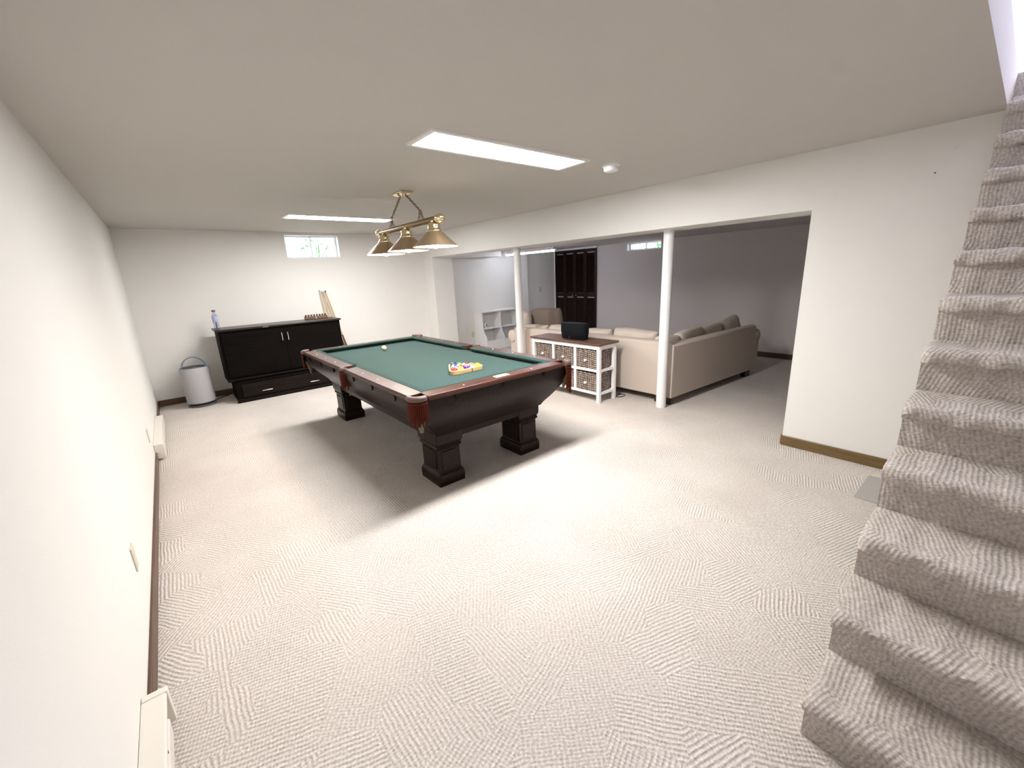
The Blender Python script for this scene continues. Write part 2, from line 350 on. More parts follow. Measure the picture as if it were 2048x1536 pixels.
# bushes outside the windows
def shrub(name, label, c, sp, n, sz, zg, extra=()):
    m = MB()
    for c_, sp_, n_, sz_ in [(c, sp, n, sz)]+list(extra):
      m.tube([(c[0], c[1], zg), ((c[0]+c_[0])/2, c_[1], (c[2]+zg)/2), c_], .006, 5)
      for i in range(n_):
        p = Vector((c_[0]+random.uniform(-1, 1)*sp_[0], c_[1]+random.uniform(-1, 1)*sp_[1], c_[2]+random.uniform(-1, 1)*sp_[2]))
        mt = Matrix.Translation(p) @ Matrix.Rotation(random.uniform(0, 6.3), 4, 'Z') @ Matrix.Rotation(random.uniform(-1.2, 1.2), 4, 'X'); s = sz_*random.uniform(.6, 1.3)
        q = [m.bm.verts.new(mt @ Vector(v)) for v in ((-s, 0, 0), (-.3*s, .35*s, .08*s), (s, 0, 0), (-.3*s, -.35*s, .08*s))]; m.bm.faces.new(q)
    for i in range(5): m.tube([(c[0]+random.uniform(-.3, .3)*sp[0], c[1], zg), (c[0]+random.uniform(-1, 1)*sp[0]*.8, c[1], c[2]+sp[2]*.7)], .006, 5)
    return tag(m.build(name, 'leaf', smooth=False), label, 'shrub')
struct(MB().b2(0, 5.2, D+FT, D+2.6, 1.5, 1.86).build('ground_outside', 'carpet', smooth=False), 'ground outside the end wall window', 'ground')
struct(MB().b2(DX+.22, DX+2.0, 3, 7.2, 1.5, 1.80).build('ground_outside_den', 'carpet', smooth=False), 'ground outside the den window', 'ground')
shrub('leafy_shrub', 'low green shrub outside the bright end wall window', (2.62, D+.75, 2.18), (.28, .12, .09), 42, .045, 1.86, [((2.22, D+.75, 2.47), (.12, .08, .05), 9, .06)])
shrub('leafy_shrub', 'blue green shrub outside the small den window', (DX+.8, 5.1, 2.02), (.12, .30, .12), 70, .045, 1.80)

# closet bifold doors on the den wall
door = bpy.data.objects.new('door_1', None); COL.objects.link(door); door.location = (DX, 0, 0); struct(door, 'dark louvered bifold closet doors at the end of the den wall', 'door')
DY = [6.10, 6.415, 6.73, 7.045, 7.355]
for k in range(4):
    a, b = DY[k]+.004, DY[k+1]-.004; m = MB(); st = .04
    m.b2(-.045, -.015, a, a+st, .02, 2.0); m.b2(-.045, -.015, b-st, b, .02, 2.0)
    for z0, z1 in ((.02, .14), (.95, 1.03), (1.93, 2.0)): m.b2(-.043, -.017, a+st, b-st, z0, z1)
    z = .155
    while z < 1.92:
        if not (.93 < z < 1.04): m.box((-.030, (a+b)/2, z), (.006, b-a-2*st, .036), ry=.6)
        z += .03
    m.build('door_leaf', 'louver', door, smooth=False)
    if k in (1, 2): MB().ball((-.06, b-.05 if k == 1 else a+.05, .98), .014, 10).build('knob', 'brass', door)
struct(MB().b2(DX-.05, DX, 7.355, 7.382, 0, HD).build('trim_1', 'gloss', smooth=False, bevel=.003), 'white edge casing beside the closet doors', 'trim')
struct(MB().b2(DX-.03, DX, 6.10, 7.355, 2.0, HD).build('trim_2', 'wall', smooth=False), 'header strip above the closet doors', 'trim')

# ================================================================== STAIRS
st = thing('carpeted_staircase', 'beige carpeted straight staircase rising at the right edge', 'staircase', (1.64, YS, 0))
RISE, RUN, NS = .193, .219, 12
for k in range(NS):
    xf, z = k*RUN, (k+1)*RISE                      # nosing front x, tread top
    nb = .034                                      # nosing radius-ish
    xe = xf+RUN+.056 if k < NS-1 else xf+.262
    prof = [(xf+.056, z-RISE), (xf+.054, z-.068), (xf+.030, z-.066), (xf+.008, z-.056), (xf, z-.034), (xf+.008, z-.013), (xf+.028, z-.002), (xf+.055, z), (xe, z), (xe, z-RISE)]
    m = MB(); ny = 60; rings = []
    for j in range(ny+1):
        y = -.95*j/ny
        ed = .012*max(0, 1-j/1.2)                  # rolled carpet edge on the open side
        ring = []
        for q, (px, pz) in enumerate(prof):
            wob = .0035*math.sin(31*y+k*1.7+q)+.003*math.sin(67*y+2.1*k+q*.6) if 1 <= q <= 7 else 0
            ring.append((px+wob+(ed if 2 <= q <= 6 else 0), y, pz+wob*.8-(ed if 3 <= q <= 8 else 0)*.5))
        rings.append(ring)
    m.loft(rings).build('step', 'staircarpet', st, angle=50)

# ================================================================== POOL TABLE
pt = thing('pool_table', 'large dark mahogany pool table with green cloth and leather fringed pockets', 'pool table', (2.178, 3.755, 0))
hx, hy, zt = .74, 1.40, .79
def rrect(ax, ay, z, r=.012, n=3):
    pts = []
    for cx, cy, a0 in ((ax-r, ay-r, 0), (-ax+r, ay-r, PI/2), (-ax+r, -ay+r, PI), (ax-r, -ay+r, 1.5*PI)):
        for i in range(n+1):
            a = a0+PI/2*i/n; pts.append((cx+r*math.cos(a), cy+r*math.sin(a), z))
    return pts
prof = [(.68, .11, .11), (.764, .11, .11), (.764, .006, .006), (.70, .012, .010), (.655, .028, .022), (.60, .070, .046), (.55, .115, .072), (.50, .160, .105), (.455, .203, .140), (.422, .222, .160)]
MB().loft([rrect(hx-a, hy-b, z) for z, a, b in prof]).build('body', 'table', pt, angle=50)
m = MB(); fx, fy = .495, 1.205
for sx in (-1, 1): m.box((sx*(fx-.03), 0, .395), (.06, 2*fy, .062))
for sy in (-1, 1): m.box((0, sy*(fy-.03), .395), (2*fx-.12, .06, .062))
m.build('frame', 'table', pt, bevel=.006)
MB().b2(-.625, .625, -1.285, 1.285, .70, .748).build('bed_cloth', 'felt', pt)
# legs
for sx in (-1, 1):
    for sy in (-1, 1):
        cx, cy = sx*.40, sy*1.06; a, b = .104, .136
        prof = [(0, 1.08), (.055, 1.10), (.085, 1.06), (.10, .97), (.115, .93), (.285, .93), (.292, 1.0), (.305, 1.05), (.316, .99), (.327, 1.03), (.338, 1.08), (.35, 1.10), (.425, 1.12)]
        lg = MB().loft([[(cx+p[0], cy+p[1], zz_) for p in rrect(a*k, b*k, 0, .006, 1)] for zz_, k in prof]).build('leg', 'table', pt, angle=25, bevel=.002)
        m = MB()
        for s2 in (-1, 1):
            m.box((cx, cy+s2*b*.93, .20), (a*1.35, .012, .145)); m.box((cx+s2*a*.93, cy, .20), (.012, b*1.35, .145))
        m.build('panel', 'table', lg, bevel=.004)
# rails: box rail + cushion + sights
def rail(c, ln, along, side):
    mt = 'rail' if along == 'y' else 'railx'
    w = .118
    if along == 'y':
        p = [(side*hx, .762), (side*hx, .775), (side*(hx-.010), .790), (side*(hx-w), .794), (side*(hx-w), .735), (side*(hx-.03), .735)]
        m = MB().prism(p, 'y', c-ln/2, c+ln/2)
    else:
        p = [(side*hy, .762), (side*hy, .775), (side*(hy-.010), .790), (side*(hy-w), .794), (side*(hy-w), .735), (side*(hy-.03), .735)]
        m = MB().prism(p, 'x', c-ln/2, c+ln/2)
    r = m.build('rail', mt, pt, bevel=.003)
    h = hx if along == 'y' else hy
    i0, i1 = side*(h-w), side*(h-w-.052); l2 = ln/2
    m = MB(); rings = []
    for t, cut in ((-l2, -1), (l2, 1)):
        ring = []
        for d, z, ins in ((i0, .796, 0), (i1, .790, .045), (i1, .778, .045), (i0, .748, 0)):
            q = c+t-cut*ins
            ring.append((d, q, z) if along == 'y' else (q, d, z))
        rings.append(ring)
    m.loft(rings).build('cushion', 'feltd', r, bevel=.003)
    for k in range(3):
        q = c+(k-1)*ln/4*1.02
        dd = side*(h-.058)
        MB().lathe([(.007, .7915), (.007, .7945)], (dd, q, 0) if along == 'y' else (q, dd, 0), 10).build('sight', 'pearl', r)
        q2 = c+(k-1)*ln/3.0                          # bolt covers on the outer face
        m = MB()
        if along == 'y': m.prism([(q2-.016, .735), (q2, .755), (q2+.016, .735), (q2, .715)], 'x', side*(h-.012), side*(h+.001))
        else: m.prism([(q2-.016, .735), (q2, .755), (q2+.016, .735), (q2, .715)], 'y', side*(h-.012), side*(h+.001))
        m.build('bolt_cover', 'table', r)
    return r
CG, SG = .105, .055
lenL = hy-CG-SG
for s in (-1, 1):
    for t in (-1, 1): rail(t*(SG+lenL/2), lenL, 'y', s)
endr = {}
for t in (-1, 1): endr[t] = rail(0, 2*(hx-CG), 'x', t)
# pockets
def arc(cx, cy, r, a0, a1, n, z): return [(cx+r*math.cos(a0+(a1-a0)*i/n), cy+r*math.sin(a0+(a1-a0)*i/n), z) for i in range(n+1)]
def pocket(cx, cy, r, a0, a1, tails, rim_r, hang):
    z = .782
    path = arc(cx, cy, r, a0, a1, 14, z)
    if tails: path = [tails[0]]+path+[tails[1]]
    p = MB().tube(path, rim_r, 10).build('pocket', 'leather', pt)
    f = MB(); n = 14
    for i in range(n):
        a = a0+(a1-a0)*(i+.5)/n; rr = r+.006; l = hang*(1+.10*math.sin(i*2.7)-.25*abs((i+.5)/n-.5))
        f.tube([(cx+rr*math.cos(a), cy+rr*math.sin(a), z-.012), (cx+(rr+.008)*math.cos(a+.01), cy+(rr+.008)*math.sin(a+.01), z-.06), (cx+(rr+.004)*math.cos(a+.02*math.sin(i)), cy+(rr+.004)*math.sin(a+.02*math.sin(i)), z-l)], [.0075, .0068, .0052], 6)
    f.tube(arc(cx, cy, r+.008, a0, a1, 14, z-.03), .012, 8)
    f.build('fringe', 'fringe', p)
    g = MB(); k = 8
    for i in range(k):
        a = a0-.3+(a1-a0+.6)*i/(k-1)
        for dr in (-.35, .35):
            g.tube([(cx+(r-.012)*math.cos(a), cy+(r-.012)*math.sin(a), z-.02), (cx+(r-.02)*math.cos(a+dr), cy+(r-.02)*math.sin(a+dr), z-.13), (cx+(r-.045)*math.cos(a), cy+(r-.045)*math.sin(a), z-min(hang, .185)-.035), (cx+.01*math.cos(a), cy+.01*math.sin(a), z-min(hang, .185)-.065)],   .0024, 5)
    g.build('net', 'net', p)
    # dark leather cup behind the fringe
    MB().lathe([(r-.016, z-.012), (r-.018, z-.08), (r-.035, z-.15), (.015, z-.17)], (cx, cy, 0), 18, cap=False).build('cup', 'leather', p)
for sx in (-1, 1):
    for sy in (-1, 1):
        cx, cy = sx*(hx-.060), sy*(hy-.060); am = math.atan2(sy, sx)
        pocket(cx, cy, .062, am-1.15, am+1.15, None, .021, .25 if (sx, sy) == (1, -1) else .185)
for sx in (-1, 1):
    pocket(sx*(hx-.045), 0, .050, (0 if sx > 0 else PI)-1.35, (0 if sx > 0 else PI)+1.35, None, .016, .185)
NP = MB().box((.018, -hy+.058, .794), (.125, .052, .006)).build('name_plate', 'pearl', endr[-1], bevel=.002)
NP['label'] = 'white oval-cornered maker plate on the near rail'

# balls
BR = .0286; BZ = .748
BC = {1: (.85, .58, .02), 2: (.02, .05, .30), 3: (.62, .03, .03), 4: (.07, .02, .16), 5: (.80, .22, .03), 6: (.01, .18, .08), 7: (.25, .02, .03), 8: (.012, .012, .014)}
def ball_mat(n):
    m = mat('pool_ball_%d' % n, BC[(n-1) % 8+1], .12); nt = m.node_tree; b = nt.nodes['Principled BSDF']
    if n > 8:
        tc = nt.nodes.new('ShaderNodeTexCoord'); sx = nt.nodes.new('ShaderNodeSeparateXYZ'); nt.links.new(tc.outputs['Object'], sx.inputs[0])
        ab = nt.nodes.new('ShaderNodeMath'); ab.operation = 'ABSOLUTE'; nt.links.new(sx.outputs[2], ab.inputs[0])
        gt = nt.nodes.new('ShaderNodeMath'); gt.operation = 'GREATER_THAN'; gt.inputs[1].default_value = .015; nt.links.new(ab.outputs[0], gt.inputs[0])
        mx = nt.nodes.new('ShaderNodeMixRGB'); mx.inputs[1].default_value = (*BC[n-8], 1); mx.inputs[2].default_value = (.85, .80, .68, 1)
        nt.links.new(gt.outputs[0], mx.inputs[0]); nt.links.new(mx.outputs[0], b.inputs['Base Color'])
    return m
M['cue'] = mat('cue_ball_ivory', (.85, .70, .48), .12)
cb = MB().ball((0, 0, 0), BR, 24).build('cue_ball', 'cue', loc=(2.192, 4.60, BZ+BR)); tag(cb, 'ivory cue ball alone on the green cloth', 'ball')
RX, RY = 2.205, 2.91          # centre of the near row
names_ = {3: 'plain red', 1: 'plain yellow', 4: 'plain purple', 12: 'purple striped', 9: 'yellow striped', 11: 'red striped', 2: 'plain blue', 8: 'black', 13: 'orange striped', 6: 'plain green', 5: 'plain orange', 7: 'plain maroon', 14: 'green striped', 15: 'maroon striped', 10: 'blue striped'}
order = [[3, 9, 4, 10, 1], [14, 7, 11, 5], [12, 13, 15], [2, 6], [8]]
rows = ['front row nearest the table edge', 'second row from the front', 'middle row', 'row behind the middle', 'far tip']
s0 = MB().ball((0, 0, 0), BR, 24); first = None
for r_, row in enumerate(order):
    for k, n in enumerate(row):
        x = RX+(k-(len(row)-1)/2)*2*BR*1.005; y = RY+r_*2*BR*.87
        bm = ball_mat(n); me_ = MB().ball((0, 0, 0), BR, 24).build('pool_ball', bm, loc=(x, y, BZ+BR)); me_.rotation_euler = (random.uniform(-.35, .35)+(PI/2 if n > 8 else 0), random.uniform(-.35, .35), random.uniform(0, 6))
        tag(me_, '%s pool ball in the wooden triangle, %s' % (names_[n], rows[r_]), 'ball', 'racked pool balls')
# triangle
def tri(off, rad):
    side = 4*2*BR*1.005; ap = 4*2*BR*.87
    cs_ = [(RX-side/2, RY), (RX+side/2, RY), (RX, RY+ap)]; pts = []
    for (cx, cy), a0 in zip(cs_, (-PI*5/6-PI/3, -PI/2, PI/6)):
        for i in range(7):
            a = a0+PI*2/3*i/6; pts.append((cx+(BR+off)*math.cos(a), cy+(BR+off)*math.sin(a)))
    return pts
outer = tri(.017, 0); inner = tri(.0035, 0); n = len(outer)
z0, z1 = BZ, BZ+.036
m = MB(); vo = [[m.bm.verts.new((p[0], p[1], z)) for p in ring] for ring, z in ((outer, z0), (outer, z1), (inner, z1), (inner, z0))]
for i in range(n):
    j = (i+1) % n
    for a, b in ((0, 1), (1, 2), (2, 3), (3, 0)): m.bm.faces.new((vo[a][i], vo[a][j], vo[b][j], vo[b][i]))
rk = thing('ball_rack', 'light wooden triangle rack around the pool balls', 'ball rack')
m.build('hoop', 'maple', rk, bevel=.003, angle=50)
MB().box((RX+.03, RY-BR-.018, BZ+.018), (.008, .004, .03)).build('joint', 'darkplastic', rk)
tag(MB().b2(0, .02, 0, .02, 0, .02).build('chalk_cube', 'redchalk', bevel=.002, loc=(2.83, 4.93, .794)), 'small red cue chalk on the far rail of the pool table', 'chalk')

# ================================================================== LIGHTS
M['diffuser_far'] = mat('diffuser_lit_far', (.9, .9, .9), .5, emit=(1, .99, .98), es=L_TROFFER*.72)
def troffer(x0, x1, y0, y1, label, th=.012, dm='diffuser'):
    t = thing('ceiling_light', label, 'light', ((x0+x1)/2, (y0+y1)/2, H), 0, 'flush ceiling panels'); w, l = (x1-x0)/2, (y1-y0)/2; f = .028
    m = MB(); m.b2(-w, w, -l, -l+f, -th, .0); m.b2(-w, w, l-f, l, -th, .0); m.b2(-w, -w+f, -l+f, l-f, -th, .0); m.b2(w-f, w, -l+f, l-f, -th, .0)
    m.build('frame', 'white', t, smooth=False)
    MB().b2(-w+f, w-f, -l+f, l-f, -.008, .0).build('diffuser', dm, t, smooth=False)
troffer(1.61, 2.89, 2.135, 2.45, 'long lit ceiling panel nearest the viewer, before the pendant lamp')
troffer(1.59, 2.88, 5.38, 5.70, 'lit ceiling panel over the far end, above the small window', dm='diffuser_far')
t = thing('strip_light', 'bluish fluorescent strip hung below the den ceiling behind the thin column', 'light', (6.05, 6.33, 1.93))
MB().b2(-.04, .04, -.72, .72, .0, .05).build('housing', 'white', t, smooth=False); MB().b2(-.016, .016, -.70, .70, -.03, .0).build('tube', 'strip', t, bevel=.01)
for y in (-.6, .6): MB().b2(-.012, .012, y-.012, y+.012, .05, HD-1.93).build('bracket', 'white', t, smooth=False)

pl = thing('pendant_lamp', 'brass three shade billiard lamp on chains over the pool table', 'lamp', (2.215, 3.77, H))
zb = 2.005-H; BL = .575
m = MB(); m.prism([(-.062+.0*0, -.0), (-.062, -.018), (-.045, -.026), (.045, -.026), (.062, -.018), (.062, 0)], 'y', -.085, .085); m.build('canopy', 'brass2', pl, bevel=.006)
MB().tube([(0, 0, -.026), (0, 0, -.045)], .006, 8).build('canopy_hook', 'brass', pl)
m = MB().lathe([(.0265, -BL), (.0265, BL)], (0, 0, zb), 20, 'y'); m.build('bar', 'brassbar', pl)
for s in (-1, 1):
    m = MB(); m.lathe([(.030, 0), (.034, .01), (.030, .022), (.022, .026)], (0, 0, 0), 20, 'z', True, Matrix.Translation((0, s*BL, zb)) @ Matrix.Rotation(-s*PI/2, 4, 'X')); m.ball((0, s*(BL+.055), zb), .037, 20)
    m.build('finial', 'brass2', pl)
    # chain
    M.setdefault('chainm', M['chainm'] if 'chainm' in M else mat('aged_chain', (.20, .155, .09), .35, 1)); p0 = Vector((0, s*.055, -.03)); p1 = Vector((0, s*.30, zb+.10)); fork = (Vector((-.0, s*.26, zb+.025)), Vector((0, s*.34, zb+.025)))
    m = MB()
    def chain(a, b):
        ln = (b-a).length; k = max(2, int(ln/.026)); d = (b-a)/k; q = d.to_track_quat('Z', 'Y').to_matrix()
        for i in range(k):
            c = a+d*(i+.5); rot = q @ Matrix.Rotation(PI/2*(i % 2), 3, 'Z'); hl = d.length*.62
            m.tube([c+rot @ Vector((.0095*math.cos(an), 0, hl*math.sin(an))) for an in [2*PI*j/10 for j in range(10)]], .0033, 5, closed=True)
    chain(p0, p1)
    for fk in fork: chain(p1, fk)
    m.build('chain', 'chainm', pl)
for k in (-1, 0, 1):
    yy = k*.515
    sh = MB().lathe([(.030, -.020), (.034, -.03), (.046, -.034), (.050, -.080), (.058, -.086), (.060, -.094), (.185, -.210), (.190, -.216)], (0, yy, zb), 40, cap=False).build('lamp_shade', 'brass', pl, angle=30)
    MB().lathe([(.0295, -.02), (.0295, -.024), (.043, -.037), (.047, -.082), (.056, -.097), (.182, -.2105), (.1895, -.2165)], (0, yy, zb), 40, cap=False).build('shade_lining', 'shadein', sh, angle=30)
    MB().lathe([(.032, -.018), (.036, -.024), (.048, -.030), (.053, -.04), (.051, -.056), (.0525, -.062), (.0515, -.076), (.060, -.084), (.0625, -.090), (.061, -.096)], (0, yy, zb), 32, cap=False).build('collar', 'brass2', sh, angle=60)
    MB().lathe([(.012, -.10), (.016, -.12), (.030, -.155), (.0345, -.185), (.030, -.213), (.016, -.228), (.002, -.232)], (0, yy, zb), 20).build('bulb', 'bulb', sh)
sd = thing('smoke_detector', 'round white smoke detector on the ceiling beside the near light panel', 'smoke detector', (3.15, 2.15, H))
MB().lathe([(.068, 0), (.068, -.012), (.060, -.016)], (0, 0, 0), 28).build('base', 'white', sd); MB().lathe([(.054, -.014), (.058, -.02), (.055, -.042), (.046, -.05), (.02, -.052)], (0, 0, 0), 28).build('cover', 'gloss', sd)

# ================================================================== COLUMNS
def column(x, y, label):
    c = thing('support_column', label, 'column', (x, y, 0), 0, 'white basement columns')
    MB().lathe([(.053, 0), (.053, HB)], (0, 0, 0), 28).build('post', 'gloss', c)
    MB().lathe([(.058, HB-.012), (.058, HB)], (0, 0, 0), 28).build('collar', 'white', c)
column(4.44, 2.40, 'white round column in the opening, in front of the sofa corner')
column(4.44, 4.80, 'thin looking white round column behind the pool table, by the toy shelf')

# ================================================================== CABINET BED
cabt = thing('cabinet_bed', 'dark espresso cabinet with a wide base drawer against the end wall', 'cabinet', (1.585, 6.9, 0))
MB().b2(-.785, .785, -.235, .20, .28, .975).build('body', 'espresso', cabt, bevel=.004)
MB().b2(-.812, .805, -.262, .215, .972, .998).build('top', 'espressotop', cabt, bevel=.008)
for x0, x1 in ((-.755, -.002), (.002, .755)):
    d = MB(); d.b2(x0, x1, -.250, -.236, .345, .935); d = d.build('door', 'espresso', cabt, bevel=.001)
    hx_ = -.045 if x0 < 0 else .032
    hm = MB().tube([(hx_, -.25, .885), (hx_, -.275, .878), (hx_, -.284, .83), (hx_, -.275, .772), (hx_, -.25, .765)], [.006, .0075, .0065, .0065, .006], 8).build('handle', 'nickel', d)
m = MB(); m.b2(-.785, .785, -.258, -.236, .292, .318); m.build('ledge', 'espresso2', cabt, bevel=.003)
MB().b2(-.725, .725, -.345, .18, 0, .278).build('drawer_base', 'espresso', cabt, bevel=.004)
MB().b2(-.74, .74, -.357, -.335, 0, .05).build('kick_board', 'espresso2', cabt, bevel=.004)
dr = MB().b2(-.66, .66, -.357, -.346, .065, .248).build('drawer', 'espresso2', cabt, bevel=.003)
for xx in (-.37, .255):
    MB().tube([(xx-.068, -.356, .125), (xx-.062, -.378, .126), (xx, -.386, .128), (xx+.062, -.378, .126), (xx+.068, -.356, .125)], .0065, 8).build('handle', 'nickel', dr)
MB().b2(-.26, -.19, -.268, -.262, .978, .988).build('latch', 'steel', cabt)
# bottle and little stand
bt = thing('water_bottle', 'clear plastic bottle with dull red cap at the left end of the cabinet', 'bottle', (.835, 7.02, .998))
MB().lathe([(.026, 0), (.032, .006), (.032, .06), (.029, .08), (.033, .10), (.033, .16), (.026, .19), (.014, .215), (.014, .225)], (0, 0, 0), 20).build('bottle_body', 'water', bt)
MB().lathe([(.0335, .075), (.0345, .08), (.0345, .165), (.032, .17)], (0, 0, 0), 20, cap=False).build('bottle_label', 'paper', bt); MB().lathe([(.020, .222), (.022, .226), (.022, .243), (.019, .247)], (0, 0, 0), 16).build('cap', 'redcap', bt)
pr = thing('prong_stand', 'small dark two prong stand beside the bottle on the cabinet', 'stand', (.825, 6.88, .998))
MB().b2(-.03, .03, -.05, .05, 0, .006).build('foot', 'darkplastic', pr)
for y, h in ((-.045, .10), (.045, .075)): MB().tube([(.0, y, .005), (.0, y, h)], .005, 8).build('prong', 'darkplastic', pr)
# peg rack
kr = thing('cue_rack', 'brown wooden cue rack block with a row of dark pegs lying on the cabinet', 'cue rack', (2.12, 6.97, .998), -.06)
m = MB(); m.b2(-.165, .165, -.035, .035, 0, .045); m.build('block', 'brownwood', kr, bevel=.006)
MB().b2(-.012, .004, -.038, -.035, .004, .040).build('badge', 'steel', kr)
for k in range(8): MB().lathe([(.012, .045), (.013, .055), (.013, .066), (.011, .069)], (-.14+k*.04, .012, 0), 12).build('peg', 'rubber', kr)
# cues and bridge
def stick(name, label, p0, p1, grp, bridge=False):
    p0, p1 = Vector(p0), Vector(p1); d = p1-p0; ln = d.length; rt = d.to_track_quat('Z', 'Y')
    c = thing(name, label, 'cue', p0, 0, grp); c.rotation_euler = rt.to_euler()
    MB().lathe([(.015, 0), (.0155, .01), (.0125, ln*.48)], (0, 0, 0), 12).build('butt', 'cuebutt', c); MB().lathe([(.0125, ln*.48), (.0075, ln-.02)], (0, 0, 0), 12).build('shaft', 'cuewood', c)
    if bridge:
        MB().b2(-.05, .05, -.008, .008, ln-.024, ln+.004).build('bridge_head', 'brownwood', c, bevel=.004)
    else: MB().lathe([(.0075, ln-.02), (.0075, ln+.006)], (0, 0, 0), 12).build('tip', 'bluetip', c)
stick('cue_stick', 'leftmost pale cue leaning in the bundle behind the cabinet', (2.42, 7.17, 0), (2.303, 7.235, 1.42), 'leaning cues')
stick('cue_stick', 'middle pale cue leaning in the bundle behind the cabinet', (2.53, 7.165, 0), (2.335, 7.236, 1.40), 'leaning cues')
stick('cue_stick', 'right hand pale cue of the bundle, beside the bridge stick', (2.65, 7.16, 0), (2.358, 7.236, 1.39), 'leaning cues')
stick('bridge_stick', 'mechanical bridge stick with crosswise head leaning right of the cues', (2.685, 7.155, 0), (2.388, 7.222, 1.41), 'leaning cues', True)

# ================================================================== PURIFIER
ap = thing('air_purifier', 'grey cylindrical air purifier with slate blue carry handle in the far corner', 'air purifier', (.475, 6.905, 0))
MB().lathe([(.150, 0), (.158, .006), (.158, .022), (.14, .026)], (0, 0, 0), 40).build('base', 'darkplastic', ap)
MB().lathe([(.138, .024), (.138, .055)], (0, 0, 0), 40).build('intake', 'blackp', ap)
MB().lathe([(.155, .052), (.162, .058), (.162, .515), (.156, .528)], (0, 0, 0), 48, cap=False).build('shell', 'greyplastic', ap)
m = MB(); m.lathe([(.155, .50), (.157, .526), (.152, .531), (.145, .524)], (0, 0, 0), 40); m.build('top_grille', 'blueplastic', ap)
for k in range(8): pass
m = MB()
for k in range(9):
    r = .018+k*.0145; m.tube([(r*math.cos(2*PI*j/28), r*math.sin(2*PI*j/28), .527) for j in range(28)], .0028, 5, closed=True)
m.build('grille_rings', 'darkplastic', ap)
m = MB(); rings = []
for i in range(17):
    a = PI*i/16; x, z = .132*math.cos(a), .515+.145*math.sin(a); n_ = Vector((math.cos(a), 0, math.sin(a)*1.1)).normalized()
    rings.append([(x-n_.x*.006, -.016, z-n_.z*.006), (x+n_.x*.006, -.016, z+n_.z*.006), (x+n_.x*.006, .016, z+n_.z*.006), (x-n_.x*.006, .016, z-n_.z*.006)])
hm = m.loft(rings).build('handle', 'blueplastic', ap); hm.rotation_euler = (0, 0, -.25)
tag(MB().tube([(.60, 7.0, .006), (.68, 7.1, .006), (.74, 7.16, .006), (.80, 7.20, .006), (.84, 7.235, .02)], .005, 6).build('power_cord', 'rubber'), 'dark power cord of the purifier running to the cabinet', 'cord')

# ================================================================== HEATERS
def heater(y0, y1, label):
    h = thing('baseboard_heater', label, 'heater', (0, y0, 0), 0, 'electric wall heaters'); L_ = y1-y0
    MB().prism([(.001, .02), (.055, .02), (.055, .03), (.045, .03), (.045, .115), (.066, .125), (.070, .15), (.066, .156), (.001, .156)], 'y', .03, L_-.03).build('housing', 'ivory', h, bevel=.002)
    MB().prism([(.046, .04), (.066, .034), (.068, .104), (.046, .112)], 'y', .03, L_-.10).build('front_panel', 'ivory', h, bevel=.002)
    for a, b in ((0, .03), (L_-.03, L_)): MB().b2(.001, .073, a, b, .018, .158).build('end_cap', 'ivory', h, bevel=.004)
    nf = int((L_-.12)/.09); pts_ = [(.047, .04)]
    for k in range(nf): pts_ += [(.052, .04+k*.09), (.0655, .04+k*.09), (.0655, .044+k*.09), (.052, .044+k*.09)]
    pts_ += [(.052, L_-.05), (.047, L_-.05)]
    m = MB().prism(pts_, 'z', .108, .124)
    m.build('grille', 'darkplastic', h)
heater(-.35, 1.735, 'ivory baseboard heater low on the left wall, nearest the viewer')
heater(4.88, 6.06, 'ivory baseboard heater low on the left wall, near the far corner')

# ================================================================== PLATES
def plate(name, label, cat, p, nrm, w=.072, h=.116, sw=False):
    t = thing(name, label, cat, p, math.atan2(nrm[1], nrm[0]), 'almond wall plates')       # local x = out of the wall
    MB().b2(0, .006, -w/2, w/2, -h/2, h/2).build('cover_plate', 'almond', t, bevel=.002)
    if sw: MB().box((.010, 0, .004), (.014, .01, .024), ry=.4).build('toggle', 'almond', t)
    else:
        for z in (-.026, .026): MB().b2(.005, .0075, -.017, .017, z-.017, z+.017).build('receptacle', 'almond', t, bevel=.003)
plate('wall_outlet', 'almond outlet plate on the left wall nearer the viewer', 'outlet', (0, 2.392, .362), (1, 0))
plate('wall_outlet', 'almond outlet plate on the left wall above the farther heater', 'outlet', (0, 4.66, .318), (1, 0))
plate('wall_outlet', 'almond outlet plate on the den far wall left of the toy shelf', 'outlet', (5.225, D, .335), (0, -1))
plate('light_switch', 'almond switch plate on the bright wall beside the closet doors', 'switch', (7.33, D+.12, 1.147), (0, -1), sw=True)
plate('wall_outlet', 'almond outlet plate on the den wall just above the sofa cushions', 'outlet', (DX, 5.43, .335), (-1, 0))
plate('wall_outlet', 'almond outlet plate on the den wall right of the sofa', 'outlet', (DX, 2.165, .36), (-1, 0))

tag(MB().lathe([(.004, 0), (.005, -.004), (.002, -.007)], (0, 0, 0), 8, 'x').build('nail', 'darkplastic', loc=(W, .475, 2.023)), 'tiny dark nail high on the right wall near the stairs', 'nail')
# floor vent
fv = thing('floor_plate', 'flat grey rectangular floor plate beside the stairs', 'floor vent', (3.81, .375, 0)); MB().b2(-.21, .21, -.11, .11, 0, .006).build('cover', 'ventgrey', fv, bevel=.002)

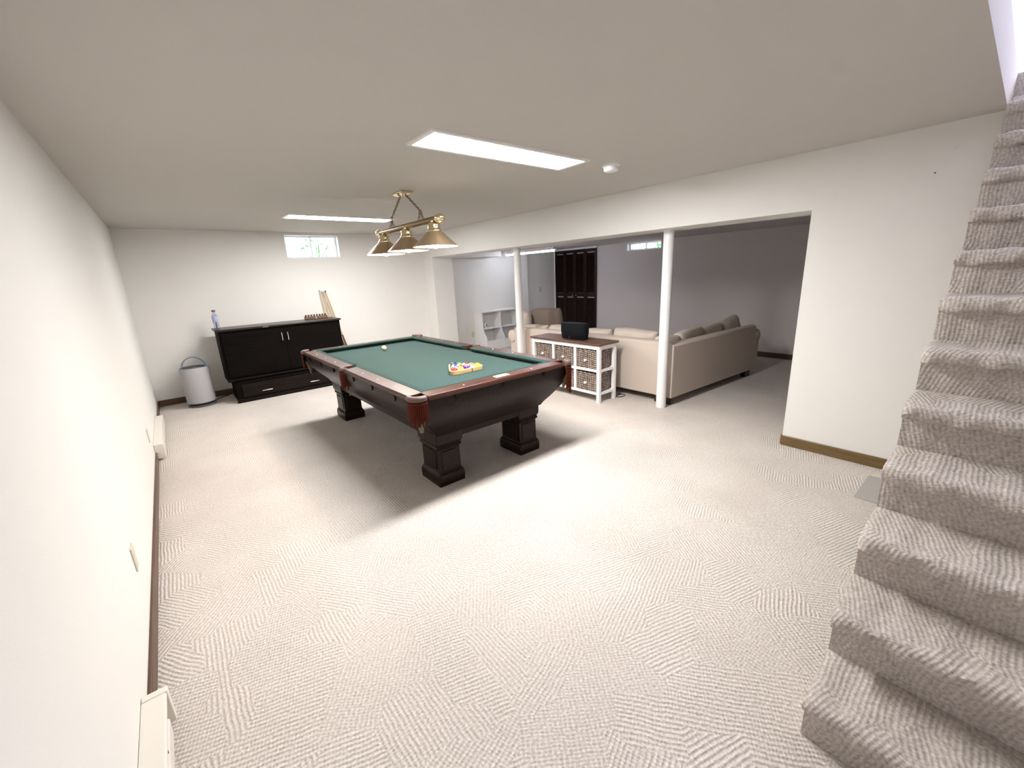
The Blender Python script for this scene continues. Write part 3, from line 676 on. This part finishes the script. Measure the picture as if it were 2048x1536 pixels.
# ================================================================== WICKER STAND
X0, X1, YA, YB = 4.055, 4.385, 2.97, 4.12
ws = thing('storage_stand', 'white framed storage stand with brown wooden top behind the sofa', 'shelf', ((X0+X1)/2, (YA+YB)/2, 0)); ox, oy = (X0+X1)/2, (YA+YB)/2
l = .042; wx, wy = (X1-X0)/2, (YB-YA)/2
for sx in (-1, 1):
    for sy in (-1, 1): MB().box((sx*(wx-l/2-.004), sy*(wy-l/2-.004), .345), (l, l, .69)).build('leg', 'gloss', ws, bevel=.003)
m = MB(); ix, iy = wx-.004, wy-.004
for z, h in ((.665, .05), (.388, .03), (.112, .03)):
    for sx in (-1, 1): m.box((sx*(ix-.016), 0, z), (.024, 2*iy-2*l, h))
    for sy in (-1, 1): m.box((0, sy*(iy-.016), z), (2*ix-2*l, .024, h))
m.b2(-ix+.02, ix-.02, -iy+.02, iy-.02, .375, .39); m.b2(-ix+.02, ix-.02, -iy+.02, iy-.02, .10, .115)
for yv in (3.355, 3.725):
    for sx in (-1, 1): m.box((sx*(ix-.016), yv-oy, .39), (.026, .034, .53))
m.build('rack_frame', 'gloss', ws, bevel=.002)
MB().b2(-wx-.012, wx+.012, -wy-.018, wy+.018, .69, .713).build('top', 'walnut', ws, bevel=.004)
def basket(loc, label):
    b = thing('wicker_basket', label, 'basket', loc, 0, 'wicker drawer baskets'); a, c, h = .135, .150, .232
    rings = [[(sx*(a*k), sy*(c*k), z) for sx, sy in ((-1, -1), (1, -1), (1, 1), (-1, 1))] for z, k in ((0, .95), (.02, .97), (h, 1.0))]
    inner_ = [[(sx*(a*k-.014), sy*(c*k-.014), z) for sx, sy in ((-1, -1), (1, -1), (1, 1), (-1, 1))] for z, k in ((h, 1.0), (.02, .97))]
    MB().loft(rings+inner_).build('weave', 'wicker', b, bevel=.006)
    m = MB(); m.tube([(-a, -c, h-.004), (a, -c, h-.004), (a, c, h-.004), (-a, c, h-.004)], .009, 6, closed=True); m.build('rim', 'wicker', b)
    MB().lathe([(.007, 0), (.007, .014), (.016, .022), (.015, .034), (.004, .038)], (0, 0, 0), 14, 'z', True, Matrix.Translation((-a*.99, 0, .115)) @ Matrix.Rotation(-PI/2, 4, 'Y')).build('knob', 'pearl', b)
    return b
cols = {'right': (YA+.046+3.338)/2, 'middle': (3.372+3.708)/2, 'left': (3.742+YB-.046)/2}
b0 = None
for zb_, rn in ((.3905, 'upper'), (.1155, 'lower')):
    for cn, yc in cols.items():
        loc = (ox-.012, yc, zb_); lab = 'grey brown wicker basket in the white stand, %s row, %s slot' % (rn, cn)
        if b0 is None: b0 = basket(loc, lab)
        else: dup(b0, loc, lab)
# speaker
sp = thing('speaker', 'black rounded wireless speaker on the brown top of the storage stand', 'speaker', (4.20, 3.475, .713))
rings = []
def ell(k, z): return [(.075*k*abs(math.cos(a))**.6*(1 if math.cos(a) > 0 else -1), .205*k*abs(math.sin(a))**.75*(1 if math.sin(a) > 0 else -1), z) for a in [2*PI*i/40 for i in range(40)]]
MB().loft([ell(k, z) for z, k in ((.006, .86), (.012, .93), (.10, 1.0), (.185, 1.0), (.194, .97), (.198, .93))]).build('grille', 'black', sp, angle=50)
MB().loft([ell(k, z) for z, k in ((0, .80), (.008, .86))]).build('base', 'blackp', sp); MB().loft([ell(k, z) for z, k in ((.197, .90), (.201, .86))]).build('top_cap', 'blackp', sp)
MB().box((-.0755, .02, .03), (.003, .006, .022)).build('logo', 'steel', sp)
tag(MB().tube([(4.43+.075*math.cos(a)+.06, 2.98+.04*math.sin(a), .006) for a in [.6+5.4*i/20 for i in range(21)]]+[(4.47, 3.3, .006)], .004, 6).build('looped_cord', 'rubber'), 'thin black cord looped on the carpet behind the storage stand', 'cord')

# ================================================================== SOFA
def rounded(m, x0, x1, y0, y1, z0, z1): return m.b2(x0, x1, y0, y1, z0, z1)
sa = thing('sofa_section', 'long beige sofa section with its back to the pool room, behind the storage stand', 'sofa', (4.55, 2.47, 0), 0, 'sectional sofa')
LA = 2.60
MB().prism([(0, .085), (.86, .085), (.86, .26), (.16, .26), (.13, .70), (.09, .722), (.03, .718), (0, .70)], 'y', 0, LA).build('back', 'sofa', sa, bevel=.012, seg=3)
for k in range(3): rounded(MB(), .17, .90, .02+k*.85, .85+k*.85, .262, .45).build('seat_cushion', 'sofa', sa, bevel=.04, seg=4)
m = MB(); m.b2(.02, .90, LA, LA+.13, .085, .56); m.lathe([(.085, .0), (.10, .01), (.10, .88), (.085, .89)], (0.0, LA+.075, .565), 20, 'x'); m.build('arm', 'sofa', sa, bevel=.01)
for x in (.05, .80):
    for y in (.06, LA+.05): MB().box((x, y, .043), (.06, .06, .086), taper=1.25).build('foot', 'darkleg', sa)
sbang = -.05
sb = thing('sofa_section', 'beige sofa section running right from the column, back towards the viewer', 'sofa', (4.535, 2.335, 0), sbang, 'sectional sofa')
LB = 1.97
MB().prism([(0, .085), (0, .69), (.03, .712), (.075, .716), (.11, .69), (.12, .085)], 'x', 0, LB).build('back', 'sofa', sb, bevel=.012, seg=3)
MB().b2(.95, LB, .10, .95, .085, .27).build('seat_base', 'sofa', sb, bevel=.012)
for k in range(1): rounded(MB(), .97, LB-.01, .14, .96, .272, .45).build('seat_cushion', 'sofa', sb, bevel=.04, seg=4)
m = MB(); m.b2(LB, LB+.12, .0, .94, .085, .54); m.lathe([(.08, 0), (.10, .012), (.10, .93), (.08, .945)], (LB+.065, 0.0, .545), 20, 'y'); m.build('arm', 'sofa', sb, bevel=.01)
for x in (.06, LB-.10):
    for y in (.05, .85): MB().box((x if y < .5 or x > 1 else 1.0, y, .043), (.13 if x > 1 else .06, .06, .086), taper=1.12).build('foot', 'darkleg', sb)
def cush(label, c, d, rz, tilt=-.18, roll_=0, mt='cushion', e=.3):
    rot = Matrix.Rotation(rz, 4, 'Z') @ Matrix.Rotation(tilt, 4, 'X') @ Matrix.Rotation(roll_, 4, 'Y')
    o = MB().pillow((0, 0, 0), d, e, rot).build('sofa_cushion', mt, loc=c, subsurf=1, angle=180); return tag(o, label, 'cushion', 'loose sofa cushions')
# on section A: width along y, leaning on the back (rz = -90deg so thickness along x)
RA = -PI/2
cush('cream back cushion just left of the column in the sofa corner', (4.80, 2.99, 0.635), (.66, 0.35, .22), RA, .16, .02)
cush('cream back cushion right of the black speaker', (4.80, 3.58, 0.600), (.52, 0.35, .22), RA, .16, -.05)
cush('cream back cushion seen just left of the black speaker', (4.80, 4.22, 0.600), (.56, 0.35, .22), RA, .16, .03)
cush('cream back cushion nearest the thin column', (4.80, 4.80, 0.585), (.58, 0.33, .22), RA, .16, -.04)
cush('big taupe cushion propped at the left end of the sofa', (5.06, 4.84, .75), (.70, .48, .17), RA, .12, -.05, 'taupe', .2)
cush('pale cushion standing at the sofa end behind the thin column', (4.93, 5.20, .74), (.28, .36, .16), RA-.5, .05, .1)
def onB(s, off, z): return (4.535+s*math.cos(sbang)-off*math.sin(sbang), 2.335+s*math.sin(sbang)+off*math.cos(sbang), z)
cush('cream cushion just right of the column', onB(.28, 0.25, 0.595), (.40, 0.33, .20), sbang, -.16, .10)
cush('cream cushion second from the column along the right sofa back', onB(.72, 0.24, 0.610), (.56, 0.35, .22), sbang, -.16, -.06)
cush('cream cushion in the middle of the right sofa back', onB(1.22, 0.24, 0.610), (.50, 0.33, .22), sbang, -.16, -.08)
cush('tilted cream cushion at the right end of the sofa', onB(1.70, 0.24, 0.635), (.46, 0.37, .20), sbang, -.14, -.22)

# ================================================================== TOY SHELF
ts = thing('toy_shelf', 'white toy storage shelf with scooped bins against the den far wall', 'shelf', (5.29, D, 0)); ds = .28
side = [(0, 0), (0, .79), (-.28, .79), (-.28, .47), (-.29, .43), (-.33, .35), (-.385, .28), (-.40, .23), (-.40, 0)]
sidep = [(y, z) for y, z in side]
cw = .47
for k in range(3):
    MB().prism(sidep, 'x', k*cw, k*cw+.022).build('divider' if k == 1 else 'side_panel', 'white', ts, smooth=False)
MB().b2(-.01, 2*cw+.032, -.295, -.016, .79, .81).build('top', 'white', ts, smooth=False)
MB().b2(.022, 2*cw, -.016, -.002, 0, .79).build('back_panel', 'white', ts, smooth=False)
for k in range(2):
    a, b = k*cw+.022, (k+1)*cw
    MB().b2(a, b, -.275, -.016, .445, .463).build('shelf', 'white', ts, smooth=False)
    MB().b2(a, b, -.395, -.378, .01, .215).build('bin_front', 'white', ts, smooth=False)
    MB().b2(a, b, -.375, -.016, .03, .046).build('bin_floor', 'white', ts, smooth=False)
tb = thing('camera_puck', 'small round white gadget on the upper left toy shelf', 'gadget', (5.42, D-.20, .463))
MB().lathe([(.028, 0), (.03, .005), (.012, .02), (.012, .03)], (0, 0, 0), 16).build('stand', 'gloss', tb); MB().ball((0, 0, .065), .038, 16).build('head', 'gloss', tb); MB().lathe([(.016, -.040), (.014, -.036)], (0, 0, .065), 14, 'y').build('lens', 'blackp', tb)
